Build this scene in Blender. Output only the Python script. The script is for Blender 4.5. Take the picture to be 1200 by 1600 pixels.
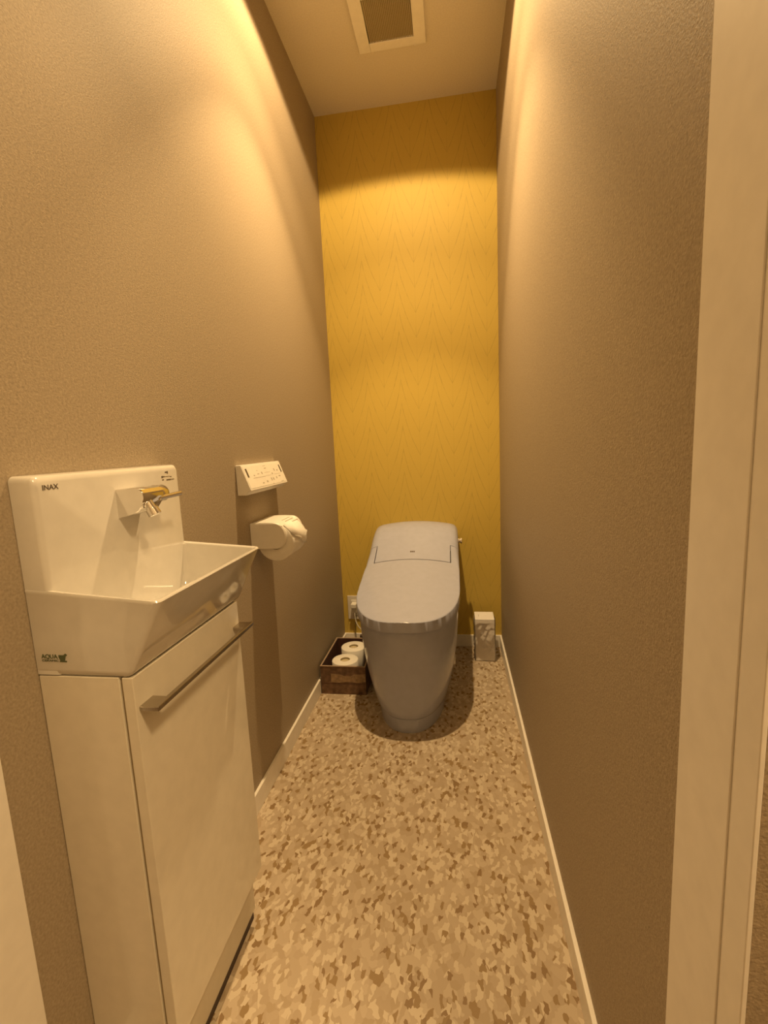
import bpy, bmesh, math, random
import numpy as np
from mathutils import Vector, Matrix

for o in list(bpy.data.objects):
    bpy.data.objects.remove(o)
SC = bpy.context.scene
COL = SC.collection
random.seed(7)

# ------------------------------------------------------------------ camera
W, H = 0.78, 2.44                      # room width, ceiling height; back wall is y = 0
cam_d = bpy.data.cameras.new('camera')
cam_d.sensor_fit = 'HORIZONTAL'
cam_d.sensor_width = 36.0
cam_d.lens = 36.0 * 734.8 / 1200.0
cam_d.clip_start = 0.02
cam = bpy.data.objects.new('camera', cam_d)
COL.objects.link(cam)
cr = Vector((0.98844222, 0.14466830, -0.04531083))
cu = Vector((0.02368732, 0.14783178, 0.98872882))
cf = Vector((-0.14973609, 0.97837459, -0.14269637))
m = Matrix((cr, cu, -cf)).transposed().to_4x4()
m.translation = Vector((0.57144, -2.23461, 1.00419))
cam.matrix_world = m
SC.camera = cam

# ------------------------------------------------------------------ world, view, lamps
w = bpy.data.worlds.new('world')
SC.world = w
w.use_nodes = True
w.node_tree.nodes['Background'].inputs[0].default_value = (1.0, 0.74, 0.45, 1)
w.node_tree.nodes['Background'].inputs[1].default_value = 0.0
SC.view_settings.view_transform = 'Standard'
SC.view_settings.look = 'None'
SC.view_settings.gamma = 1.0
SC.view_settings.exposure = 0.16
SC.view_settings.use_curve_mapping = False
WARM = (1.0, 0.675, 0.32)

LAMP = Vector((0.385, -0.80, H - 0.012))
ld = bpy.data.lights.new('downlight_beam', 'SPOT')
ld.energy = 182
ld.color = WARM
ld.spot_size = math.radians(146)
ld.spot_blend = 0.12
ld.shadow_soft_size = 0.018
# photometric profile of the fitting: bright core, weaker wide skirt, cut off by the recess
ld.use_nodes = True
lnt = ld.node_tree
ltc = lnt.nodes.new('ShaderNodeTexCoord')
lsx = lnt.nodes.new('ShaderNodeSeparateXYZ')
lnt.links.new(ltc.outputs['Normal'], lsx.inputs[0])
lab = lnt.nodes.new('ShaderNodeMath')
lab.operation = 'ABSOLUTE'
lnt.links.new(lsx.outputs[2], lab.inputs[0])
lrp = lnt.nodes.new('ShaderNodeValToRGB')
le = lrp.color_ramp.elements
le[0].position, le[0].color = 0.28, (0, 0, 0, 1)
le[1].position, le[1].color = 1.0, (0.70, 0.70, 0.70, 1)
for deg, val in ((70, 0.20), (63, 0.20), (54, 0.18), (45, 0.27), (39, 0.27), (34, 0.53), (28, 0.64), (18, 0.69)):
    e_ = le.new(math.cos(math.radians(deg)))
    e_.color = (val, val, val, 1)
lnt.links.new(lab.outputs[0], lrp.inputs['Fac'])
lnt.links.new(lrp.outputs['Color'], lnt.nodes['Emission'].inputs['Strength'])
lo = bpy.data.objects.new('downlight_beam', ld)
lo.location = LAMP
COL.objects.link(lo)

hd = bpy.data.lights.new('hall_light', 'AREA')
hd.shape = 'DISK'
hd.size = 0.30
hd.energy = 27
hd.color = WARM
ho = bpy.data.objects.new('hall_light', hd)
ho.location = (1.22, -2.32, H - 0.05)
COL.objects.link(ho)


# ------------------------------------------------------------------ materials
def mat(name, col, rough=0.5, metal=0.0, coat=0.0, spec=0.5, bump=None, trans=0.0, alpha=1.0, vary=None):
    mt = bpy.data.materials.new(name)
    mt.use_nodes = True
    nt = mt.node_tree
    b = nt.nodes['Principled BSDF']
    b.inputs['Base Color'].default_value = (*col, 1)
    b.inputs['Roughness'].default_value = rough
    b.inputs['Metallic'].default_value = metal
    b.inputs['Coat Weight'].default_value = coat
    b.inputs['Coat Roughness'].default_value = 0.05
    b.inputs['Specular IOR Level'].default_value = spec
    b.inputs['Transmission Weight'].default_value = trans
    b.inputs['Alpha'].default_value = alpha
    tc = nt.nodes.new('ShaderNodeTexCoord')
    if bump:
        sc, st, ds = bump
        n = nt.nodes.new('ShaderNodeTexNoise')
        n.inputs['Scale'].default_value = sc
        n.inputs['Detail'].default_value = 3
        nt.links.new(tc.outputs['Object'], n.inputs['Vector'])
        bp = nt.nodes.new('ShaderNodeBump')
        bp.inputs['Strength'].default_value = st
        bp.inputs['Distance'].default_value = ds
        nt.links.new(n.outputs['Fac'], bp.inputs['Height'])
        nt.links.new(bp.outputs['Normal'], b.inputs['Normal'])
    # a little grain in the colour so that nothing is a flat swatch
    sc, amt = vary if vary else (40.0, 0.03)
    n2 = nt.nodes.new('ShaderNodeTexNoise')
    n2.inputs['Scale'].default_value = sc
    n2.inputs['Detail'].default_value = 4
    nt.links.new(tc.outputs['Object'], n2.inputs['Vector'])
    mr = nt.nodes.new('ShaderNodeMapRange')
    mr.inputs['From Min'].default_value = 0.3
    mr.inputs['From Max'].default_value = 0.7
    mr.inputs['To Min'].default_value = 1 - amt
    mr.inputs['To Max'].default_value = 1 + amt
    nt.links.new(n2.outputs['Fac'], mr.inputs['Value'])
    mx = nt.nodes.new('ShaderNodeVectorMath')
    mx.operation = 'SCALE'
    mx.inputs[0].default_value = col
    nt.links.new(mr.outputs['Result'], mx.inputs['Scale'])
    nt.links.new(mx.outputs['Vector'], b.inputs['Base Color'])
    return mt


class G:
    """tiny node-graph helper for scalar maths"""
    def __init__(s, nt):
        s.nt = nt

    def m(s, op, a, b=None, c=None, clamp=False):
        n = s.nt.nodes.new('ShaderNodeMath')
        n.operation = op
        n.use_clamp = clamp
        for i, v in enumerate((a, b, c)):
            if v is None:
                continue
            if isinstance(v, (int, float)):
                n.inputs[i].default_value = v
            else:
                s.nt.links.new(v, n.inputs[i])
        return n.outputs[0]


def wallpaper_taupe():
    mt = mat('taupe_wallpaper', (0.365, 0.30, 0.215), 0.62, bump=(420, 0.35, 0.002), vary=(260, 0.16), spec=0.35)
    return mt


def wallpaper_yellow():
    mt = bpy.data.materials.new('yellow_leaf_wallpaper')
    mt.use_nodes = True
    nt = mt.node_tree
    b = nt.nodes['Principled BSDF']
    b.inputs['Roughness'].default_value = 0.55
    b.inputs['Specular IOR Level'].default_value = 0.35
    g = G(nt)
    tc = nt.nodes.new('ShaderNodeTexCoord')
    nz = nt.nodes.new('ShaderNodeTexNoise')
    nz.inputs['Scale'].default_value = 9
    nt.links.new(tc.outputs['Object'], nz.inputs['Vector'])
    sx = nt.nodes.new('ShaderNodeSeparateXYZ')
    nt.links.new(tc.outputs['Object'], sx.inputs[0])
    half, s = 0.0787, 0.1068
    x = g.m('ADD', sx.outputs[0], 2 * half - 0.1005)
    x = g.m('ADD', x, g.m('MULTIPLY', g.m('SUBTRACT', nz.outputs['Fac'], 0.5), 0.006))
    z = sx.outputs[2]
    pp = g.m('PINGPONG', x, half)
    u = g.m('DIVIDE', pp, half)
    iu = g.m('MAXIMUM', g.m('SUBTRACT', 1.0, u), 0.03)
    gz = g.m('ADD', g.m('MULTIPLY', u, 0.17), g.m('MULTIPLY', g.m('POWER', u, 4.0), 0.075))
    t = g.m('DIVIDE', g.m('SUBTRACT', g.m('ADD', z, 1.068 * 2 - 1.692), gz), s)
    fr = g.m('FRACT', t)
    d = g.m('MULTIPLY', g.m('PINGPONG', fr, 0.5), s)
    slope = g.m('DIVIDE', g.m('ADD', 0.17, g.m('MULTIPLY', g.m('POWER', u, 3.0), 0.30)), half)
    d = g.m('DIVIDE', d, g.m('SQRT', g.m('ADD', 1.0, g.m('MULTIPLY', slope, slope))))
    arm = g.m('SUBTRACT', 1.0, g.m('DIVIDE', d, 0.0020), clamp=True)
    # arm fades in towards the tip of each leaf, stronger near the node
    nz2 = nt.nodes.new('ShaderNodeTexNoise')
    nz2.inputs['Scale'].default_value = 34
    nz2.inputs['Detail'].default_value = 2
    nt.links.new(tc.outputs['Object'], nz2.inputs['Vector'])
    brk = nt.nodes.new('ShaderNodeMapRange')
    brk.inputs['From Min'].default_value = 0.38
    brk.inputs['From Max'].default_value = 0.62
    brk.inputs['To Min'].default_value = 0.25
    nt.links.new(nz2.outputs['Fac'], brk.inputs['Value'])
    arm = g.m('MULTIPLY', arm, brk.outputs[0])
    fade = g.m('ADD', 0.45, g.m('MULTIPLY', g.m('PINGPONG', g.m('ADD', u, 0.28), 1.0), 0.55))
    arm = g.m('MULTIPLY', arm, fade)
    stem = g.m('SUBTRACT', 1.0, g.m('DIVIDE', pp, 0.0016), clamp=True)
    stem = g.m('MULTIPLY', stem, g.m('MULTIPLY', g.m('ADD', g.m('POWER', g.m('SUBTRACT', 1.0, fr), 3.0), 0.25), 0.7))
    vein = g.m('SUBTRACT', 1.0, g.m('DIVIDE', g.m('ABSOLUTE', g.m('SUBTRACT', pp, half * 0.62)), 0.0012), clamp=True)
    vein = g.m('MULTIPLY', vein, g.m('MULTIPLY', brk.outputs[0], 0.18))
    line = g.m('MINIMUM', g.m('ADD', g.m('MAXIMUM', arm, stem), vein), 1.0)
    line = g.m('MULTIPLY', line, 0.50)
    fine = nt.nodes.new('ShaderNodeTexNoise')
    fine.inputs['Scale'].default_value = 300
    nt.links.new(tc.outputs['Object'], fine.inputs['Vector'])
    base = nt.nodes.new('ShaderNodeMix')
    base.data_type = 'RGBA'
    base.inputs['A'].default_value = (0.58, 0.425, 0.085, 1)
    base.inputs['B'].default_value = (0.66, 0.49, 0.105, 1)
    nt.links.new(fine.outputs['Fac'], base.inputs['Factor'])
    mix = nt.nodes.new('ShaderNodeMix')
    mix.data_type = 'RGBA'
    nt.links.new(line, mix.inputs['Factor'])
    nt.links.new(base.outputs['Result'], mix.inputs['A'])
    mix.inputs['B'].default_value = (0.20, 0.13, 0.035, 1)
    nt.links.new(mix.outputs['Result'], b.inputs['Base Color'])
    bp = nt.nodes.new('ShaderNodeBump')
    bp.inputs['Strength'].default_value = 0.15
    bp.inputs['Distance'].default_value = 0.001
    nt.links.new(fine.outputs['Fac'], bp.inputs['Height'])
    nt.links.new(bp.outputs['Normal'], b.inputs['Normal'])
    return mt


def floor_vinyl():
    mt = bpy.data.materials.new('chip_vinyl_floor')
    mt.use_nodes = True
    nt = mt.node_tree
    b = nt.nodes['Principled BSDF']
    b.inputs['Roughness'].default_value = 0.48
    b.inputs['Specular IOR Level'].default_value = 0.3
    tc = nt.nodes.new('ShaderNodeTexCoord')
    nz = nt.nodes.new('ShaderNodeTexNoise')
    nz.inputs['Scale'].default_value = 55
    nz.inputs['Detail'].default_value = 1
    nt.links.new(tc.outputs['Object'], nz.inputs['Vector'])
    sc = nt.nodes.new('ShaderNodeVectorMath')
    sc.operation = 'MULTIPLY_ADD'
    sc.inputs[1].default_value = (0.008, 0.008, 0)
    nt.links.new(nz.outputs['Color'], sc.inputs[0])
    nt.links.new(tc.outputs['Object'], sc.inputs[2])

    def chips(scale, rot, stretch, stops, off):
        mp = nt.nodes.new('ShaderNodeMapping')
        mp.inputs['Rotation'].default_value = (0, 0, rot)
        mp.inputs['Scale'].default_value = (scale, scale * stretch, scale)
        mp.inputs['Location'].default_value = (off, off * 1.7, 0)
        nt.links.new(sc.outputs[0], mp.inputs['Vector'])
        v = nt.nodes.new('ShaderNodeTexVoronoi')
        v.voronoi_dimensions = '2D'
        v.distance = 'MANHATTAN'
        v.inputs['Scale'].default_value = 1
        nt.links.new(mp.outputs[0], v.inputs['Vector'])
        s3 = nt.nodes.new('ShaderNodeSeparateColor')
        nt.links.new(v.outputs['Color'], s3.inputs[0])
        r = nt.nodes.new('ShaderNodeValToRGB')
        r.color_ramp.interpolation = 'CONSTANT'
        el = r.color_ramp.elements
        while len(el) > 1:
            el.remove(el[0])
        el[0].position = 0
        el[0].color = stops[0][1]
        for p_, c_ in stops[1:]:
            e = el.new(p_)
            e.color = c_
        nt.links.new(s3.outputs[0], r.inputs['Fac'])
        return r.outputs['Color'], r.outputs['Alpha'], v
    tan = (0.44, 0.355, 0.26, 1)
    c1, _, _ = chips(70, 0.3, 0.8, [(0, (0.42, 0.335, 0.24, 1)), (0.2, tan), (0.45, (0.46, 0.375, 0.28, 1)),
                                    (0.66, (0.495, 0.41, 0.31, 1)), (0.88, (0.405, 0.32, 0.22, 1))], 0)
    c2, a2, _ = chips(104, 1.0, 0.62, [(0, (0.29, 0.20, 0.10, 1)), (0.075, (0.58, 0.50, 0.39, 1)), (0.22, (0, 0, 0, 0))], 5.3)
    c3, a3, _ = chips(134, -0.5, 0.6, [(0, (0.25, 0.165, 0.085, 1)), (0.055, (0.58, 0.50, 0.39, 1)), (0.15, (0, 0, 0, 0))], 11.9)

    def over(a, c, al):
        mx = nt.nodes.new('ShaderNodeMix')
        mx.data_type = 'RGBA'
        nt.links.new(al, mx.inputs['Factor'])
        nt.links.new(a, mx.inputs['A'])
        nt.links.new(c, mx.inputs['B'])
        return mx.outputs['Result']
    out = over(over(c1, c2, a2), c3, a3)
    nt.links.new(out, b.inputs['Base Color'])
    return mt


M = dict(
    taupe=wallpaper_taupe(),
    yellow=wallpaper_yellow(),
    floor=floor_vinyl(),
    ceil=mat('cream_ceiling_paper', (0.82, 0.77, 0.66), 0.7, bump=(300, 0.3, 0.002), vary=(200, 0.05)),
    trim=mat('white_painted_trim', (0.86, 0.83, 0.78), 0.42),
    porc=mat('white_porcelain', (0.66, 0.64, 0.60), 0.09, coat=0.5),
    toilet=mat('pale_grey_porcelain', (0.42, 0.455, 0.60), 0.2, coat=0.25),
    gap=mat('painted_seam_shade', (0.10, 0.085, 0.07), 0.6),  # dark colour standing in for shade inside the toilet seams
    lam=mat('gloss_white_laminate', (0.72, 0.68, 0.59), 0.16, coat=0.35),
    kick=mat('cream_kickboard', (0.62, 0.57, 0.47), 0.4),
    dark=mat('gap_shade_and_fitting_brown', (0.06, 0.04, 0.03), 0.7),  # painted shade of the cabinet floor gap; also the pipe fitting's own brown
    chrome=mat('chrome', (0.82, 0.80, 0.77), 0.12, metal=1.0),
    steel=mat('brushed_steel', (0.46, 0.42, 0.36), 0.2, metal=1.0),
    plas=mat('white_plastic', (0.83, 0.81, 0.76), 0.35),
    plas2=mat('warm_white_plastic_plate', (0.74, 0.70, 0.64), 0.35),
    ink=mat('dark_print_ink', (0.10, 0.075, 0.05), 0.6),
    inkl=mat('pale_grey_print_ink', (0.45, 0.41, 0.34), 0.6),
    inkg=mat('dark_green_print_ink', (0.09, 0.11, 0.05), 0.6),
    paper=mat('toilet_paper', (0.86, 0.84, 0.79), 0.9, bump=(500, 0.25, 0.001)),
    core=mat('cardboard_core', (0.42, 0.36, 0.24), 0.85),
    corefill=mat('pale_core_paper', (0.60, 0.52, 0.34), 0.9),
    boxw=mat('brown_printed_card', (0.165, 0.095, 0.055), 0.6, vary=(55, 0.45)),
    boxl=mat('tan_printed_card', (0.33, 0.225, 0.13), 0.6, vary=(70, 0.30)),
    boxd=mat('maroon_card_lining', (0.075, 0.03, 0.02), 0.7),
    boxr=mat('card_rim', (0.36, 0.27, 0.20), 0.5),
    pack=mat('white_carton', (0.90, 0.88, 0.86), 0.55),
    mesh=mat('olive_fan_filter', (0.40, 0.34, 0.19), 0.7, vary=(400, 0.2)),
    louv=mat('beige_fan_louvre', (0.58, 0.50, 0.33), 0.5),
    fanw=mat('fan_cover_white', (0.95, 0.93, 0.86), 0.35),
    cord=mat('ivory_cord', (0.66, 0.62, 0.52), 0.5),
    wire=mat('dark_earth_wire', (0.05, 0.07, 0.035), 0.5),
    hallfl=mat('brown_hall_floor', (0.22, 0.14, 0.08), 0.45, vary=(12, 0.25)),
    hallw=mat('beige_hall_paper', (0.62, 0.56, 0.47), 0.7),
)
# clear film
mt = bpy.data.materials.new('clear_wrap_film')
mt.use_nodes = True
nt = mt.node_tree
nt.nodes.remove(nt.nodes['Principled BSDF'])
tr = nt.nodes.new('ShaderNodeBsdfTransparent')
tr.inputs[0].default_value = (1.0, 0.99, 0.98, 1)
gl = nt.nodes.new('ShaderNodeBsdfGlossy')
gl.inputs['Roughness'].default_value = 0.08
fz = nt.nodes.new('ShaderNodeLayerWeight')
fz.inputs['Blend'].default_value = 0.12
ms = nt.nodes.new('ShaderNodeMixShader')
nt.links.new(fz.outputs['Fresnel'], ms.inputs[0])
nt.links.new(tr.outputs[0], ms.inputs[1])
nt.links.new(gl.outputs[0], ms.inputs[2])
nt.links.new(ms.outputs[0], nt.nodes['Material Output'].inputs[0])
M['film'] = mt
# lamp face
mt = bpy.data.materials.new('glowing_lamp_face')
mt.use_nodes = True
nt = mt.node_tree
b = nt.nodes['Principled BSDF']
b.inputs['Emission Color'].default_value = (1.0, 0.72, 0.42, 1)
b.inputs['Emission Strength'].default_value = 12
M['glow'] = mt


# ------------------------------------------------------------------ mesh helpers
def place(o, parent):
    COL.objects.link(o)
    if parent is not None:
        o.parent = parent
    return o


ORIG = {}


def origin(parent):
    return ORIG.get(parent.name, Vector((0, 0, 0))) if parent is not None else Vector((0, 0, 0))


def thing(name, label, cat, loc, group=None):
    o = bpy.data.objects.new(name, None)
    o.empty_display_size = 0.05
    o.location = loc
    COL.objects.link(o)
    o['label'] = label
    o['category'] = cat
    if group:
        o['group'] = group
    ORIG[o.name] = Vector(loc)
    return o


class MB:
    def __init__(s):
        s.v, s.f = [], []

    def add(s, vs, fs):
        k = len(s.v)
        s.v += [tuple(p) for p in vs]
        s.f += [tuple(k + i for i in f) for f in fs]
        return s

    def box(s, x0, x1, y0, y1, z0, z1):
        vs = [(x, y, z) for x in (x0, x1) for y in (y0, y1) for z in (z0, z1)]
        return s.add(vs, [(0, 1, 3, 2), (4, 6, 7, 5), (0, 4, 5, 1), (2, 3, 7, 6), (0, 2, 6, 4), (1, 5, 7, 3)])

    def loft(s, rings, cap0=True, cap1=True, closed=True):
        n = len(rings[0])
        vs = [p for r in rings for p in r]
        fs = []
        for i in range(len(rings) - 1):
            for j in range(n if closed else n - 1):
                a, b_ = i * n + j, i * n + (j + 1) % n
                fs.append((a, b_, b_ + n, a + n))
        if cap0:
            fs.append(tuple(range(n - 1, -1, -1)))
        if cap1:
            fs.append(tuple((len(rings) - 1) * n + j for j in range(n)))
        return s.add(vs, fs)

    def cyl(s, a, b_, r0, r1=None, n=32, cap=True):
        r1 = r0 if r1 is None else r1
        a, b_ = Vector(a), Vector(b_)
        d = (b_ - a).normalized()
        u = d.orthogonal().normalized()
        v = d.cross(u)
        ring = lambda c, r: [c + u * (r * math.cos(t)) + v * (r * math.sin(t)) for t in [2 * math.pi * i / n for i in range(n)]]
        return s.loft([ring(a, r0), ring(b_, r1)], cap, cap)

    def lathe(s, a, b_, prof, n=40):
        """prof: list of (t along a->b in metres, radius); closed surface"""
        a, b_ = Vector(a), Vector(b_)
        d = (b_ - a).normalized()
        u = d.orthogonal().normalized()
        v = d.cross(u)
        rings = [[a + d * t + u * (max(r, 1e-5) * math.cos(q)) + v * (max(r, 1e-5) * math.sin(q)) for q in [2 * math.pi * i / n for i in range(n)]] for t, r in prof]
        return s.loft(rings, False, False)

    def tube(s, pts, r, n=8):
        pts = [Vector(p) for p in pts]
        rings = []
        u = None
        for i, p in enumerate(pts):
            d = (pts[min(i + 1, len(pts) - 1)] - pts[max(i - 1, 0)]).normalized()
            if u is None:
                u = d.orthogonal().normalized()
            u = (u - d * u.dot(d)).normalized()
            v = d.cross(u)
            rings.append([p + u * (r * math.cos(2 * math.pi * k / n)) + v * (r * math.sin(2 * math.pi * k / n)) for k in range(n)])
        return s.loft(rings)

    def build(s, name, mtl, parent=None, smooth=False, bevel=0.0, seg=3, angle=40):
        o_ = origin(parent)
        me = bpy.data.meshes.new(name)
        me.from_pydata([(p[0] - o_.x, p[1] - o_.y, p[2] - o_.z) for p in s.v], [], s.f)
        bm = bmesh.new()
        bm.from_mesh(me)
        bmesh.ops.remove_doubles(bm, verts=bm.verts, dist=1e-6)
        bmesh.ops.recalc_face_normals(bm, faces=bm.faces)
        if smooth or bevel:
            for f in bm.faces:
                f.smooth = True
            for e in bm.edges:
                if len(e.link_faces) == 2 and e.calc_face_angle(0) > math.radians(angle):
                    e.smooth = bool(bevel)
        bm.to_mesh(me)
        bm.free()
        me.materials.append(mtl)
        o = bpy.data.objects.new(name, me)
        place(o, parent)
        ORIG[o.name] = o_
        if bevel:
            bv = o.modifiers.new('edge', 'BEVEL')
            bv.width = bevel
            bv.segments = seg
            bv.limit_method = 'ANGLE'
            bv.angle_limit = math.radians(35)
            bv.harden_normals = True
        return o


def tag(o, label, cat, group=None):
    o['label'] = label
    o['category'] = cat
    if group:
        o['group'] = group
    return o


def structure(o, label=None):
    o['kind'] = 'structure'
    if label:
        o['label'] = label
    return o


def part(o, label=None, stuff=False):
    if label:
        o['label'] = label
    if stuff:
        o['kind'] = 'stuff'
    return o


def rrect(x0, x1, y0, y1, r0, z, n=6, rb=None):
    pts = []
    rb = r0 if rb is None else rb
    for cx, cy, a0, r in ((x1 - r0, y1 - r0, 0, r0), (x0 + rb, y1 - rb, 90, rb), (x0 + rb, y0 + rb, 180, rb), (x1 - r0, y0 + r0, 270, r0)):
        for i in range(n + 1):
            a = math.radians(a0 + 90 * i / n)
            pts.append((cx + r * math.cos(a), cy + r * math.sin(a), z(cx + r * math.cos(a)) if callable(z) else z))
    return pts


def bez(p0, p1, p2, p3, n=16):
    p0, p1, p2, p3 = map(Vector, (p0, p1, p2, p3))
    return [p0 * (1 - t) ** 3 + p1 * 3 * t * (1 - t) ** 2 + p2 * 3 * t * t * (1 - t) + p3 * t ** 3 for t in [i / n for i in range(n + 1)]]


def text_mesh(name, body, size, mtl, parent, pos, ux, uy, depth=0.0002, bold=0.0, width=None):
    """lettering as thin geometry; pos = lower-left corner, ux / uy = reading and up directions"""
    cu_ = bpy.data.curves.new(name, 'FONT')
    cu_.body = body
    cu_.size = size
    cu_.extrude = depth
    cu_.offset = bold
    tmp = bpy.data.objects.new(name, cu_)
    COL.objects.link(tmp)
    dg = bpy.context.evaluated_depsgraph_get()
    me = bpy.data.meshes.new_from_object(tmp.evaluated_get(dg))
    bpy.data.objects.remove(tmp)
    bpy.data.curves.remove(cu_)
    ux, uy = Vector(ux), Vector(uy)
    un = ux.cross(uy)
    o_ = origin(parent)
    if width:
        xs = [v.co.x for v in me.vertices]
        k = width / (max(xs) - min(xs))
    else:
        k = 1
    for v in me.vertices:
        c = v.co.copy()
        v.co = Vector(pos) + ux * (c.x * k) + uy * c.y + un * c.z - o_
    me.materials.clear()
    me.materials.append(mtl)
    o = bpy.data.objects.new(name, me)
    place(o, parent)
    ORIG[o.name] = o_
    return o


# ------------------------------------------------------------------ room shell
YD = -1.787                 # where the wallpaper ends at the doorway on the right
YE = -1.90                  # outer face of the door frame
T = 0.06
structure(MB().box(-T, W + T, YE, T, -0.05, 0).build('floor', M['floor']), 'beige chip patterned vinyl floor')
structure(MB().box(-T, 0, -1.7755, 0, 0, H).build('wall_left', M['taupe']))
structure(MB().box(W, W + T, YD, 0, 0, H).build('wall_right', M['taupe']))
structure(MB().box(-T, W + T, 0, T, 0, H).build('wall_back', M['yellow']), 'yellow back wall with fine leaf line pattern')
structure(MB().box(-T, W + T, YD - 0.003, YD + 0.06, 2.04, H).build('wall_front', M['taupe']))
# ceiling with a round hole for the downlight
R_H = 0.044
me_b = MB()
n = 48
circ = [(LAMP.x + R_H * math.cos(2 * math.pi * i / n), LAMP.y + R_H * math.sin(2 * math.pi * i / n)) for i in range(n)]


def sq(x, y):
    dx, dy = x - LAMP.x, y - LAMP.y
    k = 0.12 / max(abs(dx), abs(dy))
    return LAMP.x + dx * k, LAMP.y + dy * k


sqr = [sq(*c) for c in circ]
me_b.loft([[(x, y, H + 0.05) for x, y in circ], [(x, y, H) for x, y in circ], [(x, y, H) for x, y in sqr]], False, False)
X0, X1, Y0, Y1 = LAMP.x - 0.12, LAMP.x + 0.12, LAMP.y - 0.12, LAMP.y + 0.12
for a in ((-T, W + T, YD, Y0), (-T, W + T, Y1, T), (-T, X0, Y0, Y1), (X1, W + T, Y0, Y1)):
    me_b.add([(a[0], a[2], H), (a[1], a[2], H), (a[1], a[3], H), (a[0], a[3], H)], [(0, 1, 2, 3)])
me_b.box(-T, W + T, YD, T, H + 0.05, H + 0.08)
structure(me_b.build('ceiling', M['ceil']))

# baseboards
BH, BT = 0.06, 0.0085
structure(MB().box(0, BT, -1.392, -BT, 0, BH).build('baseboard_left', M['trim'], bevel=0.0012))
structure(MB().box(0, BT, -1.7755, -1.707, 0, BH).build('baseboard_left_short', M['trim'], bevel=0.0012))
structure(MB().box(W - BT, W, YD, -BT, 0, BH).build('baseboard_right', M['trim'], bevel=0.0012))
structure(MB().box(0, W, -BT, 0, 0, BH).build('baseboard_back', M['trim'], bevel=0.0012))

# door frame
structure(MB().box(W - 0.003, W + 0.002, -1.870, YD, 0, 2.04).box(W - 0.002, W + 0.002, YE, -1.870, 0, 2.04).build('trim_1', M['trim'], bevel=0.001), 'white right door jamb')
structure(MB().box(-0.012, 0.004, -1.858, -1.7755, 0, 2.04).box(-0.012, 0.0015, YE, -1.858, 0, 2.04).build('trim_2', M['trim'], bevel=0.001), 'white left door jamb')
structure(MB().box(-0.012, W + 0.012, YE, YD, 2.04, 2.08).build('trim_3', M['trim'], bevel=0.001), 'white door head')
# hallway the photograph is taken from
HX0, HX1, HY = -0.75, 1.55, -3.25
structure(MB().box(HX0, HX1, HY, YE, -0.05, -0.0).build('floor_hall', M['hallfl']))
structure(MB().box(HX0, HX1, HY, YE, H, H + 0.05).build('ceiling_hall', M['ceil']))
structure(MB().box(W + 0.002, HX1, YE + 0.0005, YE + 0.08, 0, H).build('wall_hall_right', M['taupe']))
structure(MB().box(HX0, -0.012, YE + 0.002, YE + 0.08, 0, H).box(-0.012, 0, YE + 0.002, YE + 0.08, 2.08, H).build('wall_hall_left', M['taupe']))
structure(MB().box(0, W, YE, YE + 0.08, 2.08, H).build('wall_hall_head', M['taupe']))
structure(MB().box(HX0, HX1, HY - 0.06, HY, 0, H).build('wall_hall_back', M['hallw']))
structure(MB().box(HX0 - 0.06, HX0, HY, YE + 0.08, 0, H).build('wall_hall_end_left', M['hallw']))
structure(MB().box(HX1, HX1 + 0.06, HY, YE + 0.08, 0, H).build('wall_hall_end_right', M['hallw']))

# ------------------------------------------------------------------ ceiling fittings
t = thing('recessed_downlight', 'round recessed downlight with white ring in the toilet ceiling', 'lamp', (LAMP.x, LAMP.y, H))
MB().lathe((LAMP.x, LAMP.y, H), (LAMP.x, LAMP.y, H - 1), [(0.0, 0.058), (0.003, 0.056), (0.004, 0.046), (-0.03, 0.040)]).build('trim_ring', M['plas'], t, smooth=True)
MB().cyl((LAMP.x, LAMP.y, H + 0.03), (LAMP.x, LAMP.y, H + 0.022), 0.036).build('lamp_face', M['glow'], t, smooth=True)

FX0, FX1, FY1 = 0.262, 0.508, -0.300
FY0 = FY1 - 0.246
t = thing('ventilation_fan', 'square white ceiling ventilation fan cover with olive slatted grille', 'fan', ((FX0 + FX1) / 2, (FY0 + FY1) / 2, H))
IX0, IX1, IY0, IY1 = 0.305, 0.467, FY0 + 0.038, FY1 - 0.038
zc = H - 0.011
fr = MB()
fr.box(FX0, IX0, FY0, FY1, zc, H).box(IX1, FX1, FY0, FY1, zc, H).box(IX0, IX1, FY0, IY0, zc, H).box(IX0, IX1, IY1, FY1, zc, H)
fr.build('cover_frame', M['fanw'], t, bevel=0.0025)
MB().box(IX0, IX1, IY0, IY1, H - 0.004, H).build('filter_panel', M['mesh'], t)
lv = MB()
ns = 27
for i in range(1, ns):
    x = IX0 + (IX1 - IX0) * i / ns
    lv.box(x - 0.0012, x + 0.0012, IY0, IY1, H - 0.009, H - 0.004)
part(lv.build('louvre_slats', M['louv'], t), 'fine parallel olive slats', True)

# ------------------------------------------------------------------ toilet
TX = 0.389
t = thing('toilet', 'pale grey low toilet with closed lid in front of the yellow wall', 'toilet', (TX, -0.37, 0))
KY = [0.0, -0.02, -0.05, -0.10, -0.16, -0.24, -0.34, -0.50, -0.65, -0.775][::-1]
KZ = [0.600, 0.628, 0.642, 0.640, 0.622, 0.579, 0.526, 0.487, 0.452, 0.424][::-1]
_y = np.linspace(-0.80, 0.02, 400)
_z = np.interp(_y, KY, KZ)
_k = np.hanning(31)
_k /= _k.sum()
_z = np.convolve(np.pad(_z, 15, mode='edge'), _k, 'valid')
YF = -0.777
HWm = 0.193


def prof(y):
    return float(np.interp(y, _y, _z))


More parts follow.
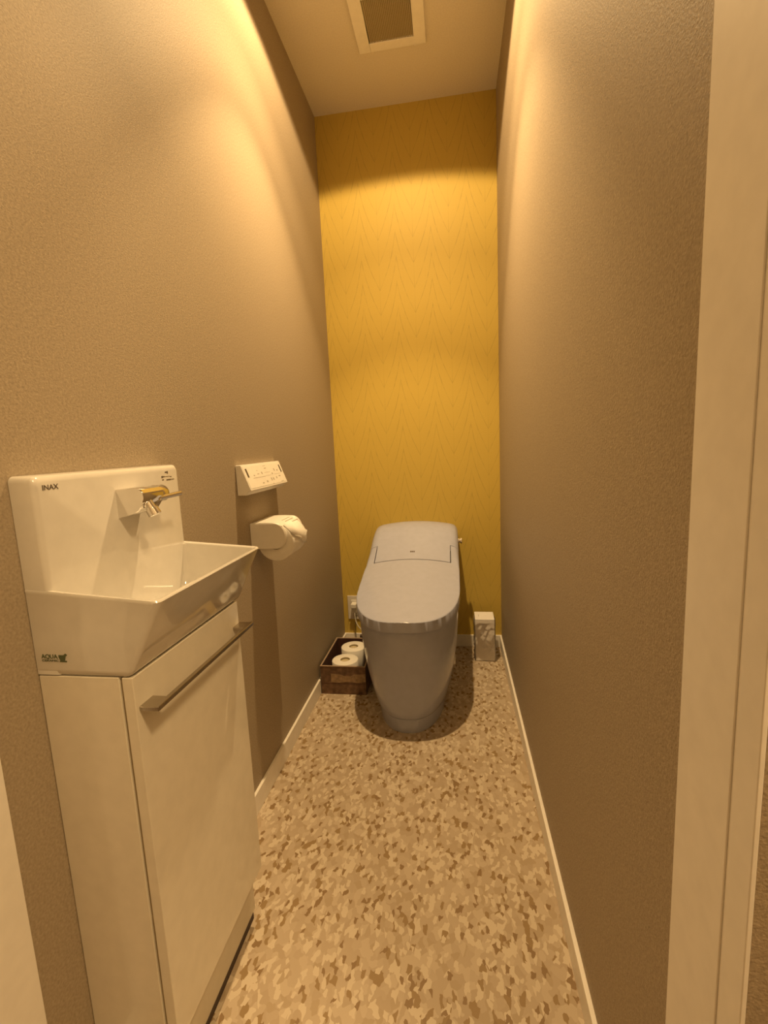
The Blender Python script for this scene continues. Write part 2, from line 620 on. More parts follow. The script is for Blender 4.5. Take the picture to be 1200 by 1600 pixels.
def hw_lid(y):
    y1 = -0.50
    if y >= y1:
        k = min(1, max(0, (-y - 0.02) / 0.3))
        return HWm * (0.985 + 0.015 * k)
    s = min(1.0, (y1 - y) / (y1 - YF))
    return HWm * (1 - s ** 2.35) ** (1 / 2.35)


OUT = []
for s in (-1, 1):
    for i in range(401):
        y = YF + (-0.02 - YF) * (1 - math.cos(math.pi * i / 400)) / 2
        OUT.append((s * hw_lid(y), y))
OUT = np.array(OUT)


def edge_dist(x, y):
    return float(np.sqrt(((OUT - (x, y)) ** 2).sum(1)).min())


def ztop(x, y):
    z = prof(y) - 0.62 * x * x
    d = edge_dist(x, y)
    if y > -0.24:
        r = 0.026
    elif y > -0.36:
        r = 0.026 + (0.0035 - 0.026) * (-0.24 - y) / 0.12
    else:
        r = 0.0035
    if d < r:
        q = 1 - d / r
        z -= r * (1 - math.sqrt(max(0, 1 - q * q)))
    return z


def sheet(name, us, ys, keep, thick, mtl, parent, floor_z=None):
    """height-field shell over the toilet outline, with side walls and underside"""
    mbm = MB()
    idx = {}
    tops, bots, faces = [], [], []

    def vid(i, j):
        if (i, j) not in idx:
            y = ys[i]
            x = us[j] * hw_lid(y) / HWm
            z = ztop(x, y)
            idx[(i, j)] = len(tops)
            tops.append((TX + x, y, z))
            zb = floor_z if floor_z is not None else prof(y) - 0.62 * x * x - thick
            bots.append((TX + x, y, zb))
        return idx[(i, j)]
    cells = [(i, j) for i in range(len(ys) - 1) for j in range(len(us) - 1) if keep((us[j] + us[j + 1]) / 2, (ys[i] + ys[i + 1]) / 2)]
    quads = []
    for i, j in cells:
        quads.append((vid(i, j), vid(i, j + 1), vid(i + 1, j + 1), vid(i + 1, j)))
    N = len(tops)
    cnt = {}
    for q in quads:
        for k in range(4):
            a, b_ = q[k], q[(k + 1) % 4]
            cnt[(a, b_)] = 1
    faces = list(quads) + [tuple(N + k for k in q[::-1]) for q in quads]
    for (a, b_) in cnt:
        if (b_, a) not in cnt:
            faces.append((b_, a, a + N, b_ + N))
    mbm.add(tops + bots, faces)
    return mbm.build(name, mtl, parent, smooth=True, angle=38)


us = sorted(set([round(HWm * s * v, 5) for s in (-1, 1) for v in (0, .15, .3, .45, .6, .72, .92, .95, .97, .982, .99, .996, 1.0)] + [s * v for s in (-1, 1) for v in (0.1570, 0.1605)]))
GY, EY = -0.340, -0.243
ys_l = [EY - 0.0015, -0.27, -0.30, GY - 0.0022, -0.37, -0.40, -0.43, -0.46, -0.50] + [-0.50 - (-0.50 - YF) * math.sin(math.pi / 2 * i / 44) ** (2 / 2.35) for i in range(1, 45)]
ys_l[-1] = YF + 1e-5
lid = sheet('lid', us, ys_l, lambda x, y: y < GY or abs(x) > 0.16, 0.0365, M['toilet'], t)
ys_t = [-0.012, -0.016, -0.022, -0.03, -0.04, -0.055, -0.08, -0.11, -0.14, -0.17, -0.20, -0.22, EY + 0.0015, -0.27, -0.30, GY + 0.0022]
tank = sheet('tank_cover', us, ys_t, lambda x, y: y > EY or abs(x) < 0.157, 0.03, M['toilet'], t, floor_z=0.40)
MB().box(TX - 0.17, TX + 0.17, -0.345, -0.232, 0.42, 0.485).box(TX - 0.188, TX + 0.188, -0.25, -0.236, 0.42, 0.538).build('seam_shade_block', M['gap'], t)  # dark block behind the lid and tank seams, shade put in as colour


def uring(z, yf, hw, yb=-0.02, n=2.3, L=0.30, K=28):
    y1 = yf + L
    pts = []
    left = []
    for i in range(K + 1):
        a = math.pi / 2 * i / K
        s = math.sin(a) ** (2 / n) if i else 0
        c = math.cos(a) ** (2 / n) if i < K else 0
        left.append((hw * c, y1 - L * s))
    for x, y in left:
        pts.append((TX + x, y, z))
    for x, y in left[-2::-1]:
        pts.append((TX - x, y, z))
    for k in range(1, 6):
        pts.append((TX - hw, y1 + (yb - y1) * k / 5, z))
    for k in range(5, 0, -1):
        pts.append((TX + hw, y1 + (yb - y1) * k / 5, z))
    return pts


# seat rim under the lid follows the slope of the lid
def sloped(ring, drop):
    return [(x, y, prof(y) - drop) for x, y, z in ring]


seat = MB()
seat.loft([sloped(uring(0, YF + 0.014, HWm - 0.014, yb=-0.36, L=0.262, n=2.35), 0.048), sloped(uring(0, YF + 0.014, HWm - 0.014, yb=-0.36, L=0.262, n=2.35), 0.030)])
seat.build('seat', M['toilet'], t, smooth=True)
BOWL = [(0.050, -0.727, 0.131), (0.056, -0.7305, 0.1360), (0.075, -0.7330, 0.1435), (0.12, -0.739, 0.1555), (0.18, -0.7465, 0.1675), (0.24, -0.7535, 0.1760), (0.30, -0.7595, 0.1815), (0.345, -0.7635, 0.1840)]
rings = [uring(z, yf, hw, L=0.265, n=2.3) for z, yf, hw in BOWL]


def topring(yf, hw, drop):
    return [(x, y, (prof(y) if y < -0.40 else prof(-0.40)) - drop) for x, y, z in uring(0, yf, hw, L=0.265, n=2.3)]


rings.append(topring(-0.7665, 0.1862, 0.0475))
rings.append(topring(-0.7655, 0.1850, 0.0435))
rings.append(topring(-0.7600, 0.1800, 0.0430))
bowl = MB().loft(rings).build('bowl_skirt', M['toilet'], t, smooth=True, angle=60)
MB().loft([uring(0.0, -0.7270, 0.1255, L=0.255, n=2.2), uring(0.046, -0.7260, 0.1285, L=0.255, n=2.2), uring(0.0495, -0.7230, 0.126, L=0.255, n=2.2)]).build('foot', M['toilet'], t, smooth=True)
# round caps low on the sides of the skirt
for s in (-1, 1):
    MB().cyl((TX + s * 0.155, -0.500, 0.172), (TX + s * 0.1695, -0.500, 0.172), 0.023, 0.021).build('bolt_cap', M['plas'], bowl, smooth=True)
MB().lathe((TX + 0.188, -0.135, 0.560), (TX + 0.3, -0.135, 0.560), [(0, 0.0), (0, 0.012), (0.007, 0.012), (0.009, 0.0090), (0.013, 0.0090), (0.015, 0.0130), (0.021, 0.0130), (0.024, 0.007), (0.024, 0.0)]).build('flush_knob', M['chrome'], t, smooth=True)
lg = MB()
for i, (a, b_) in enumerate(((-0.010, -0.0035), (-0.002, 0.004), (0.0055, 0.0095))):
    y0 = -0.296 - 0.004
    pts = [(TX + q, yy, ztop(q, yy) + 0.0006) for q, yy in ((a, y0), (b_, y0), (b_, y0 + 0.008), (a, y0 + 0.008))]
    lg.add(pts, [(0, 1, 2, 3)])
part(lg.build('printed_mark', M['ink'], tank), 'tiny dark printed mark')

# ------------------------------------------------------------------ hand basin and its cabinet
BY0, BY1 = -1.7055, -1.3815
ROOT_B = (0.07, (BY0 + BY1) / 2, 0.712)
t = thing('hand_basin', 'white wall hung porcelain hand basin with tall backsplash and chrome tap', 'basin', ROOT_B)
SX = 0.038
rimz = lambda dz: (lambda x: 0.8175 + (0.193 - x) / 0.155 * 0.0135 + dz)
bs = MB()
rg = [rrect(0.001, 0.136, BY0 + 0.004, BY1 - 0.004, 0.006, 0.712, rb=0.0005),
      rrect(0.001, 0.141, BY0 + 0.001, BY1 - 0.001, 0.006, 0.7155, rb=0.0005),
      rrect(0.001, 0.146, BY0, BY1, 0.008, 0.722, rb=0.0005),
      rrect(0.001, 0.168, BY0, BY1, 0.009, 0.768, rb=0.0005),
      rrect(0.001, 0.1915, BY0, BY1, 0.010, rimz(-0.005), rb=0.0005),
      rrect(0.001, 0.193, BY0 - 0.0005, BY1 + 0.0005, 0.010, rimz(-0.002), rb=0.0005),
      rrect(0.0015, 0.192, BY0 + 0.0005, BY1 - 0.0005, 0.010, rimz(0.0), rb=0.0005),
      rrect(0.0015, 0.187, BY0 + 0.005, BY1 - 0.005, 0.009, rimz(0.0), rb=0.0005),
      rrect(0.020, 0.1855, BY0 + 0.0065, BY1 - 0.0065, 0.009, rimz(-0.0015)),
      rrect(0.036, 0.1845, BY0 + 0.0075, BY1 - 0.0075, 0.009, rimz(-0.004)),
      rrect(0.036, 0.158, BY0 + 0.013, BY1 - 0.013, 0.014, 0.770),
      rrect(0.036, 0.142, BY0 + 0.020, BY1 - 0.020, 0.022, 0.745),
      rrect(0.040, 0.130, BY0 + 0.032, BY1 - 0.032, 0.028, 0.737),
      rrect(0.070, 0.100, BY0 + 0.13, BY1 - 0.13, 0.012, 0.734)]
bs.loft(rg)
# backsplash slab with softened edges
sy0, sy1 = BY0 + 0.0004, BY1 - 0.0004


def srect(x, inset, z1):
    pts = []
    y0, y1, z0, r = sy0 + inset, sy1 - inset, 0.7135, 0.009
    for cy, cz, a0 in ((y1 - r, z1 - inset - r, 0), (y0 + r, z1 - inset - r, 90)):
        for i in range(7):
            a = math.radians(a0 + 90 * i / 6)
            pts.append((x, cy + r * math.cos(a), cz + r * math.sin(a)))
    pts += [(x, y0, z0), (x, y1, z0)]
    return pts


bs.loft([srect(0.001, 0.0, 0.9845), srect(0.031, 0.0, 0.9835), srect(0.0345, 0.001, 0.983), srect(0.037, 0.0035, 0.982), srect(SX, 0.0075, 0.9815)])
cer = bs.build('ceramic_body', M['porc'], t, smooth=True, angle=50)
MB().lathe((0.085, -1.543, 0.7335), (0.085, -1.543, 1), [(0, 0.0), (0.002, 0.021), (0.003, 0.017), (0.0025, 0.0)]).build('drain', M['chrome'], t, smooth=True)
text_mesh('printed_lettering', 'INAX', 0.0098, M['ink'], cer, (SX + 0.0003, -1.6935, 0.9645), (0, 1, 0), (0, 0, 1), bold=0.00008, width=0.0255)
pr = MB()
for k, (y0, y1, z0, z1) in enumerate([(-1.425, -1.4205, 0.9695, 0.972), (-1.4195, -1.416, 0.968, 0.9725),
                                      (-1.437, -1.4325, 0.9610, 0.9645), (-1.4315, -1.4275, 0.9620, 0.9640), (-1.4265, -1.412, 0.9625, 0.9632), (-1.411, -1.406, 0.9612, 0.9625),
                                      (-1.4355, -1.431, 0.9565, 0.9585), (-1.4225, -1.408, 0.9555, 0.9575), (-1.4065, -1.398, 0.9560, 0.9572)]):
    pr.box(SX - 0.0005, SX + 0.0003, y0, y1, z0, z1)
part(pr.build('printed_notice', M['ink'], cer), 'tiny dark printed notice', True)
# maker's sticker on the near side
ys_ = BY0 - 0.0004
text_mesh('printed_sticker', 'AQUA', 0.0085, M['inkg'], cer, (0.0110, ys_, 0.7375), (1, 0, 0), (0, 0, 1), bold=0.0001, width=0.0250)
text_mesh('printed_sticker', 'CERAMIC', 0.0040, M['inkg'], cer, (0.0110, ys_, 0.7332), (1, 0, 0), (0, 0, 1), width=0.0255)
em = MB()
for poly in ([(0.0375, 0.7425), (0.0450, 0.7425), (0.0480, 0.7450), (0.0505, 0.7428), (0.0478, 0.7402), (0.0465, 0.7350), (0.0395, 0.7350), (0.0378, 0.7385)],
             [(0.0385, 0.7345), (0.0490, 0.7345), (0.0490, 0.7328), (0.0385, 0.7328)]):
    n0 = len(poly)
    em.loft([[(x, ys_ + 0.0008, z) for x, z in poly], [(x, ys_ - 0.0002, z) for x, z in poly]])
part(em.build('printed_emblem', M['inkg'], cer), 'dark green printed emblem')

# tap
FYn, FYf = -1.560, -1.507
prof_f = [(SX - 0.002, 0.952), (0.074, 0.953), (0.0815, 0.9505), (0.0858, 0.945), (0.0865, 0.937), (0.0825, 0.9275), (0.074, 0.9160), (0.060, 0.9105), (SX - 0.002, 0.9045)]
fm = MB()
ins = lambda q, k: [(0.058 + (x - 0.058) * k, 0.931 + (z - 0.931) * k) for x, z in q]
fm.loft([[(x, FYn, z) for x, z in ins(prof_f, 0.965)], [(x, FYn + 0.0015, z) for x, z in prof_f], [(x, FYf - 0.0015, z) for x, z in prof_f], [(x, FYf, z) for x, z in ins(prof_f, 0.965)]])
tap = fm.build('tap', M['chrome'], t, smooth=True, angle=32)
MB().lathe((0.068, FYf, 0.938), (0.068, 0, 0.938), [(0, 0.0), (0, 0.0155), (0.004, 0.0155), (0.005, 0.0145), (0.021, 0.0145), (0.024, 0.012), (0.024, 0)]).build('tap_handle', M['chrome'], tap, smooth=True)
MB().tube([(0.082, -1.515, 0.932), (0.083, -1.485, 0.933), (0.084, -1.456, 0.934)], 0.0042, 12).build('lever', M['chrome'], tap, smooth=True)
sd = Vector((0.42, 0.10, -0.9)).normalized()
s0 = Vector((0.078, -1.541, 0.929))
MB().lathe(s0, s0 + sd, [(0, 0.0), (0, 0.0075), (0.012, 0.0078), (0.0125, 0.0098), (0.0235, 0.0102), (0.0245, 0.0090), (0.0235, 0.0075), (0.020, 0.0)]).build('spout', M['chrome'], tap, smooth=True)

# cabinet
CY0, CY1 = -1.7045, -1.3950
t = thing('vanity_cabinet', 'narrow gloss white cabinet under the hand basin with steel bar handle', 'cabinet', (0.06, (CY0 + CY1) / 2, 0))
MB().box(0.001, 0.1215, CY0, CY1, 0.1165, 0.7115).build('body', M['lam'], t, bevel=0.001)
dr = MB().box(0.1255, 0.1415, CY0 + 0.0005, CY1, 0.119, 0.7112).build('door', M['lam'], t, bevel=0.0012)
MB().box(0.1215, 0.1255, CY0 + 0.004, CY1 - 0.004, 0.121, 0.706).build('door_gasket', M['core'], t)
MB().box(0.001, 0.118, CY0 + 0.001, CY1 - 0.001, 0.014, 0.1165).build('kickboard', M['kick'], t)
MB().box(0.001, 0.1190, CY0 + 0.003, CY1 - 0.012, 0.0, 0.014).build('floor_gap_shade', M['dark'], t)  # flush dark strip painted as the shaded gap under the kickboard
hb = MB()
HZ, HX = 0.6645, 0.1685
hb.box(HX - 0.0055, HX + 0.0020, -1.698, -1.391, HZ - 0.0035, HZ + 0.0035)
hdl = hb.build('bar_handle', M['steel'], dr, bevel=0.0012)
for y0 in (-1.698, -1.421):
    MB().box(0.1410, HX - 0.004, y0, y0 + 0.030, HZ - 0.0035, HZ + 0.0025).build('handle_bracket', M['steel'], dr, bevel=0.0008)

# ------------------------------------------------------------------ remote control on the wall
RY0, RY1 = -1.060, -0.782
t = thing('wall_remote', 'white slanted toilet control panel fixed on the left taupe wall', 'remote control', (0.01, (RY0 + RY1) / 2, 0.93))
sec = [(0.001, 0.9655), (0.0125, 0.9665), (0.015, 0.9655), (0.0395, 0.8985), (0.0375, 0.8960), (0.0300, 0.8940), (0.024, 0.8855), (0.001, 0.8855)]
rb = MB()
ins = lambda q, k: [(0.014 + (x - 0.014) * k if x > 0.002 else x, 0.925 + (z - 0.925) * k) for x, z in q]
rb.loft([[(x, RY0, z) for x, z in ins(sec, 0.97)], [(x, RY0 + 0.0018, z) for x, z in sec], [(x, RY1 - 0.0018, z) for x, z in sec], [(x, RY1, z) for x, z in ins(sec, 0.97)]])
hs = rb.build('housing', M['plas'], t, smooth=True, angle=30)
A_, B_ = Vector((0.0155, 0, 0.9640)), Vector((0.0390, 0, 0.8998))     # top and bottom of the slanted face
dn = (B_ - A_).normalized()
nrm = Vector((-dn.z, 0, dn.x)).normalized()
FL = (B_ - A_).length


def face_box(mb_, y0, y1, v0, v1, h=0.0006):
    """flat raised patch on the slanted face: y along the wall, v 0..1 downwards"""
    ps = []
    for hh in (-0.0006, h):
        for y, v in ((y0, v0), (y1, v0), (y1, v1), (y0, v1)):
            p_ = A_ + dn * (FL * v) + nrm * hh
            ps.append((p_.x, y, p_.z))
    mb_.add(ps, [(0, 1, 2, 3), (7, 6, 5, 4), (0, 4, 5, 1), (1, 5, 6, 2), (2, 6, 7, 3), (3, 7, 4, 0)])
    return mb_


pl = face_box(MB(), RY0 + 0.004, RY1 - 0.004, 0.03, 0.965, 0.0008).build('face_panel', M['plas'], t, bevel=0.0006, seg=2)
for y0 in (RY0 + 0.0135, RY1 - 0.0235):
    face_box(MB(), y0, y0 + 0.0085, 0.14, 0.50, 0.0014).build('sensor_slot', M['ink'], pl)
ic = MB()
L_ = RY1 - RY0
for (u, v, du, dv) in [(0.20, 0.46, .012, .05), (0.305, 0.42, .022, .03), (0.305, 0.27, .012, .02), (0.40, 0.40, .012, .10), (0.525, 0.22, .025, .04), (0.52, 0.11, .03, .02),
                       (0.75, 0.34, .012, .12), (0.83, 0.38, .015, .07), (0.345, 0.83, .02, .05), (0.455, 0.80, .02, .08), (0.585, 0.74, .012, .13), (0.64, 0.74, .014, .11),
                       (0.735, 0.71, .012, .10), (0.835, 0.66, .025, .05), (0.59, 0.94, .010, .03), (0.865, 0.915, .035, .025), (0.66, 0.50, .012, .08)]:
    y = RY0 + L_ * u
    face_box(ic, y - L_ * du, y + L_ * du, v - dv / 2, v + dv / 2, 0.0010)
part(ic.build('printed_icons', M['inkl'], pl), 'small grey printed symbols', True)
ln = MB()
face_box(ln, RY0 + L_ * 0.16, RY0 + L_ * 0.46, 0.555, 0.575, 0.0010)
face_box(ln, RY0 + L_ * 0.47, RY0 + L_ * 0.62, 0.40, 0.412, 0.0010)
face_box(ln, RY0 + L_ * 0.47, RY0 + L_ * 0.62, 0.545, 0.557, 0.0010)
face_box(ln, RY0 + L_ * 0.70, RY0 + L_ * 0.88, 0.54, 0.552, 0.0010)
part(ln.build('printed_rules', M['inkl'], pl), 'thin printed lines', True)

# ------------------------------------------------------------------ paper holder and hanging roll
PY0, PY1 = -1.004, -0.858
t = thing('paper_holder', 'white plastic toilet paper holder on the left wall below the control panel', 'paper holder', (0.0, (PY0 + PY1) / 2, 0.77))
RC = Vector((0.066, 0, 0.742))          # roll centre (x, z)


def arm(y0, y1, name):
    o2 = []
    zt, zb = 0.8005, 0.7265
    pts = [(0.001, zb + 0.010), (0.001, zt)]
    cx, r = 0.073, (zt - zb) / 2
    cz = (zt + zb) / 2
    for i in range(17):
        a = math.pi / 2 - math.pi * i / 16
        pts.append((cx + 0.85 * r * math.cos(a), cz + r * math.sin(a)))
    pts.append((0.014, zb))
    k = lambda q, e: [(cx * .6 + (x - cx * .6) * e if x > 0.002 else x, cz + (z - cz) * e) for x, z in q]
    mb_ = MB().loft([[(x, y0, z) for x, z in k(pts, 0.95)], [(x, y0 + 0.003, z) for x, z in pts], [(x, y1 - 0.001, z) for x, z in pts], [(x, y1, z) for x, z in k(pts, 0.97)]])
    return mb_.build(name, M['plas'], t, smooth=True, angle=35)


arm(PY0, PY0 + 0.012, 'side_arm')
arm(PY1 - 0.012, PY1, 'side_arm')
MB().box(0.001, 0.012, PY0 + 0.005, PY1 - 0.005, 0.745, 0.800).build('back_plate', M['plas'], t, bevel=0.001)
# hinged cover flap: flat on top, bends down over the front of the roll
cv = []
for x, z in ((0.004, 0.8005), (0.030, 0.8015), (0.055, 0.8015), (0.070, 0.8005), (0.083, 0.7970), (0.094, 0.7915)):
    cv.append((x, z))
cvm = MB()
rr_ = []
for x, z in cv:
    rr_.append([(x, PY0 + 0.001, z), (x, PY1 - 0.001, z), (x, PY1 - 0.001, z - 0.0028), (x, PY0 + 0.001, z - 0.0028)])
fl = cvm.loft(rr_).build('cover_flap', M['plas'], t, smooth=True, angle=40)
for k in range(2):
    x0 = 0.074 + 0.010 * k
    z0 = float(np.interp(x0, [p_[0] for p_ in cv], [p_[1] for p_ in cv]))
    MB().box(x0, x0 + 0.0018, PY0 + 0.055, PY1 - 0.030, z0 - 0.0012, z0 + 0.0006).build('cutter_rib', M['inkl'], fl)
MB().cyl((RC.x, PY0 + 0.006, RC.z), (RC.x, PY1 - 0.006, RC.z), 0.009, n=20).build('spindle', M['plas'], t, smooth=True)

RR = 0.053


def roll(name, a, b_, r, label, group):
    a, b_ = Vector(a), Vector(b_)
    L2 = (b_ - a).length
    o = thing(name, label, 'toilet paper', tuple(a), group)
    MB().lathe(a, b_, [(0, 0.0205), (0, r - 0.002), (0.002, r), (L2 - 0.002, r), (L2, r - 0.002), (L2, 0.0205), (0, 0.0205)], 56).build('paper', M['paper'], o, smooth=True, angle=50)
    MB().lathe(a, b_, [(0.0005, 0.0205), (L2 - 0.0005, 0.0205), (L2 - 0.0005, 0.0190), (0.0005, 0.0190), (0.0005, 0.0205)], 32).build('core_tube', M['core'], o, smooth=True, angle=50)
    MB().cyl(b_ - (b_ - a).normalized() * 0.012, b_ - (b_ - a).normalized() * 0.008, 0.0188).build('core_filling', M['corefill'], o)
    return o


ra = (RC.x, PY0 + 0.0155, RC.z)
rb_ = (RC.x, PY1 - 0.0155, RC.z)
o = roll('toilet_roll', ra, rb_, RR, 'toilet roll hanging in the wall holder with folded loose end', 'toilet rolls')
# loose sheet coming over the front, its end folded to a point
sh = MB()
na, nb = 18, 8
ring = []
for i in range(na + 1):
    a = math.radians(82 - 112 * i / na)
    row = []
    for j in range(nb + 1):
        y = ra[1] + 0.002 + (rb_[1] - ra[1] - 0.004) * j / nb
        lift = 0.0015 + 0.006 * max(0, i / na - 0.2) ** 1.2 * (1 - 0.5 * j / nb)
        row.append((RC.x + (RR + lift) * math.cos(a), y, RC.z + (RR + lift) * math.sin(a)))
    ring.append(row)
vs = [p_ for r_ in ring for p_ in r_]
fs = []
for i in range(na):
    for j in range(nb):
        lim = na * (0.50 + 0.5 * j / nb)
        if i < lim:
            k = i * (nb + 1) + j
            fs.append((k, k + 1, k + nb + 2, k + nb + 1))
sh.add(vs, fs)
shb = sh.build('loose_sheet', M['paper'], o, smooth=True)
sd_ = shb.modifiers.new('thick', 'SOLIDIFY')
sd_.thickness = 0.0008
# folded flap laid back over the sheet
fp = MB()
pts = []
for (i, j) in ((3, 0), (9, 0), (16, 6), (11, 8), (3, 4)):
    a = math.radians(82 - 112 * i / na)
    y = ra[1] + 0.002 + (rb_[1] - ra[1] - 0.004) * j / nb
    lift = 0.0075 if j else 0.005
    pts.append((RC.x + (RR + lift) * math.cos(a), y, RC.z + (RR + lift) * math.sin(a)))
fp.add(pts, [(0, 1, 2, 3, 4)])
fpb = fp.build('folded_corner', M['paper'], o, smooth=True)
sd_ = fpb.modifiers.new('thick', 'SOLIDIFY')
sd_.thickness = 0.0008

# ------------------------------------------------------------------ storage box with two spare rolls
QX0, QX1, QY0, QY1, QH = 0.0115, 0.198, -0.487, -0.205, 0.122
t = thing('storage_box', 'open brown printed card box on the floor between wall and toilet', 'box', ((QX0 + QX1) / 2, (QY0 + QY1) / 2, 0))
q = 0.004
MB().box(QX0, QX1, QY0, QY1, 0.0, q).build('base', M['boxw'], t)
frnt = MB().box(QX0, QX1, QY0, QY0 + q, q, QH - 0.002).build('front_panel', M['boxw'], t)
MB().box(QX0, QX1, QY1 - q, QY1, q, QH - 0.002).build('back_panel', M['boxw'], t)
MB().box(QX0, QX0 + q, QY0 + q, QY1 - q, q, QH - 0.002).build('side_panel', M['boxw'], t)
MB().box(QX1 - q, QX1, QY0 + q, QY1 - q, q, QH - 0.002).build('side_panel', M['boxw'], t)
i_ = q + 0.0006
MB().box(QX0 + q, QX0 + i_ + 0.0004, QY0 + q, QY1 - q, q, QH - 0.003).box(QX0 + q, QX1 - q, QY1 - i_ - 0.0004, QY1 - q, q, QH - 0.003).box(QX0 + q, QX1 - q, QY0 + q, QY0 + i_ + 0.0004, q, QH - 0.003).box(QX0 + q, QX1 - q, QY0 + q, QY1 - q, q, q + 0.0006).build('lining', M['boxd'], t)
e = 0.0012
MB().box(QX0 - e, QX0 + q + e, QY0 - e, QY1 + e, QH - 0.003, QH).box(QX1 - q - e, QX1 + e, QY0 - e, QY1 + e, QH - 0.003, QH).box(QX0 + q, QX1 - q, QY0 - e, QY0 + q + e, QH - 0.003, QH).box(QX0 + q, QX1 - q, QY1 - q - e, QY1 + e, QH - 0.003, QH).build('rim', M['boxr'], t, bevel=0.0006)
# printed board and handle notch on the front
pb = MB()
pl_ = [(QX0 + 0.042, 0.052), (QX0 + 0.044, 0.088), (QX0 + 0.085, 0.085), (QX0 + 0.10, 0.079), (QX0 + 0.125, 0.079), (QX0 + 0.14, 0.087), (QX1 - 0.0005, 0.090), (QX1 - 0.0005, 0.056), (QX0 + 0.15, 0.052), (QX0 + 0.11, 0.055), (QX0 + 0.07, 0.050)]
pb.loft([[(x, QY0 + 0.0005, z) for x, z in pl_], [(x, QY0 - 0.0008, z) for x, z in pl_]])
part(pb.build('printed_board', M['boxl'], frnt), 'lighter tan printed board')
for z0 in (0.046,):
    MB().box(QX0, QX1, QY0 - 0.0005, QY0 + 0.001, z0, z0 + 0.0012).build('board_line', M['boxd'], frnt)

roll('toilet_roll', (0.1020, -0.4268, 0.0055), (0.1020, -0.4262, 0.1225), 0.0545, 'front one of two spare toilet rolls standing in the brown box', 'toilet rolls')
roll('toilet_roll', (0.1105, -0.2950, 0.0055), (0.1105, -0.2950, 0.1215), 0.0550, 'rear one of two spare toilet rolls standing in the brown box', 'toilet rolls')

# ------------------------------------------------------------------ wrapped carton in the right back corner
t = thing('wrapped_carton', 'tall narrow white carton in clear film in the corner right of the toilet', 'box', (0.69, -0.11, 0))
KX0, KX1, KY0, KY1, KH = 0.6485, 0.7355, -0.160, -0.062, 0.200
MB().box(KX0, KX1, KY0, KY1, 0.001, KH).build('carton', M['pack'], t, bevel=0.002)
MB().box(KX0 + 0.017, KX0 + 0.0185, KY0 + 0.035, KY0 + 0.06, KH - 0.0005, KH + 0.0003).build('printed_tick', M['inkl'], t)
rng = random.Random(3)
fm_ = MB()
nz_, per = 16, []
for k in range(nz_ + 1):
    z = 0.002 + (KH - 0.010) * k / nz_
    row = []
    for (xa, ya, xb, yb) in ((KX0, KY0, KX1, KY0), (KX1, KY0, KX1, KY1), (KX1, KY1, KX0, KY1), (KX0, KY1, KX0, KY0)):
        for j in range(8):
            f = j / 8
            x, y = xa + (xb - xa) * f, ya + (yb - ya) * f
            cxm, cym = (KX0 + KX1) / 2, (KY0 + KY1) / 2
            dlt = Vector((x - cxm, y - cym)).normalized() * (0.0015 + rng.random() * 0.0045 * (0.5 + abs(math.sin(k * 0.9 + j))))
            row.append((x + dlt.x, y + dlt.y, z + rng.uniform(-0.002, 0.002) * (0 < k < nz_)))
    per.append(row)
fm_.loft(per, False, False)
part(fm_.build('film_sleeve', M['film'], t), 'crinkled clear film')
fin = MB()
rows = []
for k in range(15):
    z = 0.004 + 0.205 * k / 14
    wv = 0.018 + 0.006 * math.sin(k * 1.3)
    rows.append([(KX0 - 0.002, KY0 + 0.012 + 0.004 * math.sin(k), z), (KX0 - wv * 0.5, KY0 + 0.004 * math.cos(k * 2.1), z), (KX0 - wv, KY0 + 0.010 + 0.005 * math.sin(k * 1.7), z)])
fin.loft(rows, False, False, closed=False)
part(fin.build('film_fin', M['film'], t), 'loose edge of clear film')
# gathered V fold of film low on the front
vf = MB()
vf.tube([(KX0 + 0.006, KY0 - 0.004, 0.080), (KX0 + 0.020, KY0 - 0.0055, 0.045), (KX0 + 0.036, KY0 - 0.005, 0.024)], 0.0009, 6)
vf.tube([(KX1 - 0.006, KY0 - 0.004, 0.090), (KX1 - 0.022, KY0 - 0.0055, 0.052), (KX0 + 0.036, KY0 - 0.005, 0.024)], 0.0009, 6)
part(vf.build('film_fold', M['film'], t, smooth=True), 'V shaped film fold')

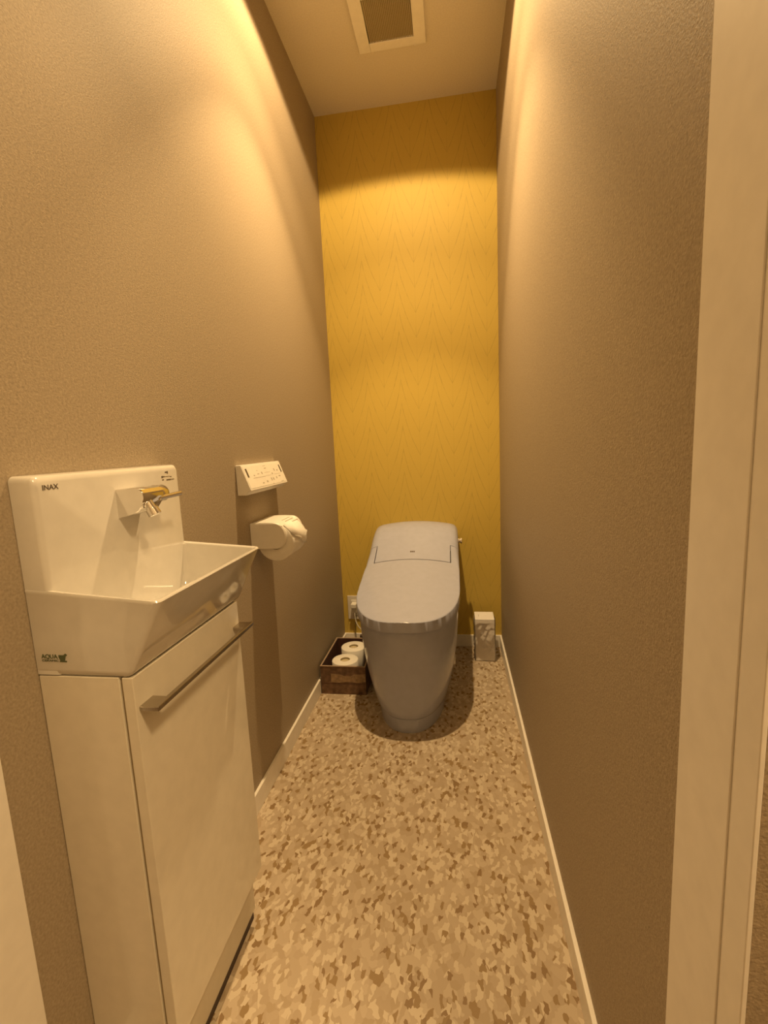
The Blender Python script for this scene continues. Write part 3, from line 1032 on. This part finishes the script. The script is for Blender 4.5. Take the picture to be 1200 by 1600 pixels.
# ------------------------------------------------------------------ wall outlet, plug, cords
t = thing('wall_outlet', 'white wall outlet plate low on the yellow wall left of the toilet', 'outlet', (0.058, 0, 0.196))
OX0, OX1, OZ0, OZ1 = 0.0235, 0.0955, 0.135, 0.257
MB().box(OX0, OX1, -0.006, -0.0003, OZ0, OZ1).build('plate', M['plas2'], t, bevel=0.002)
MB().box(OX0 + 0.020, OX1 - 0.020, -0.009, -0.005, OZ0 + 0.022, OZ1 - 0.022).build('socket', M['plas'], t, bevel=0.001)
t = thing('power_plug', 'white power plug with dangling ivory cord in the wall outlet', 'plug', (0.06, -0.009, 0.205))
MB().box(0.047, 0.075, -0.046, -0.0092, 0.205, 0.226).box(0.049, 0.073, -0.036, -0.0092, 0.178, 0.206).build('plug_body', M['plas'], t, bevel=0.003)
MB().tube(bez((0.064, -0.036, 0.180), (0.066, -0.045, 0.125), (0.083, -0.05, 0.10), (0.118, -0.05, 0.088)) + bez((0.118, -0.05, 0.088), (0.14, -0.05, 0.078), (0.16, -0.06, 0.07), (0.192, -0.07, 0.064))[1:], 0.003, 10).build('cord', M['cord'], t, smooth=True)
tag(MB().tube(bez((0.063, -0.010, 0.158), (0.062, -0.018, 0.12), (0.060, -0.022, 0.08), (0.0605, -0.018, 0.030)) + bez((0.0605, -0.018, 0.030), (0.061, -0.02, 0.010), (0.09, -0.05, 0.004), (0.205, -0.08, 0.004))[1:], 0.0013, 8).build('earth_wire', M['wire'], None, smooth=True), 'thin dark green earth wire hanging below the wall outlet', 'wire')
t = thing('water_valve', 'small dark square pipe fitting at the baseboard left of the toilet', 'valve', (0.092, -0.012, 0.05))
MB().box(0.082, 0.102, -0.030, -0.0086, 0.036, 0.057).build('fitting', M['dark'], t, bevel=0.002)
MB().tube([(0.10, -0.019, 0.046), (0.14, -0.03, 0.045), (0.208, -0.05, 0.05)], 0.005, 10).build('hose', M['cord'], t, smooth=True)

# ------------------------------------------------------------------ hall ceiling lamp (the light that falls in through the doorway)
t = thing('hall_ceiling_lamp', 'round flat ceiling lamp in the hall outside the doorway', 'lamp', (1.22, -2.32, H))
MB().lathe((1.22, -2.32, H - 0.0005), (1.22, -2.32, 0), [(0, 0.0), (0, 0.16), (0.030, 0.16), (0.032, 0.152), (0.032, 0.0)]).build('lamp_housing', M['plas'], t, smooth=True, angle=40)
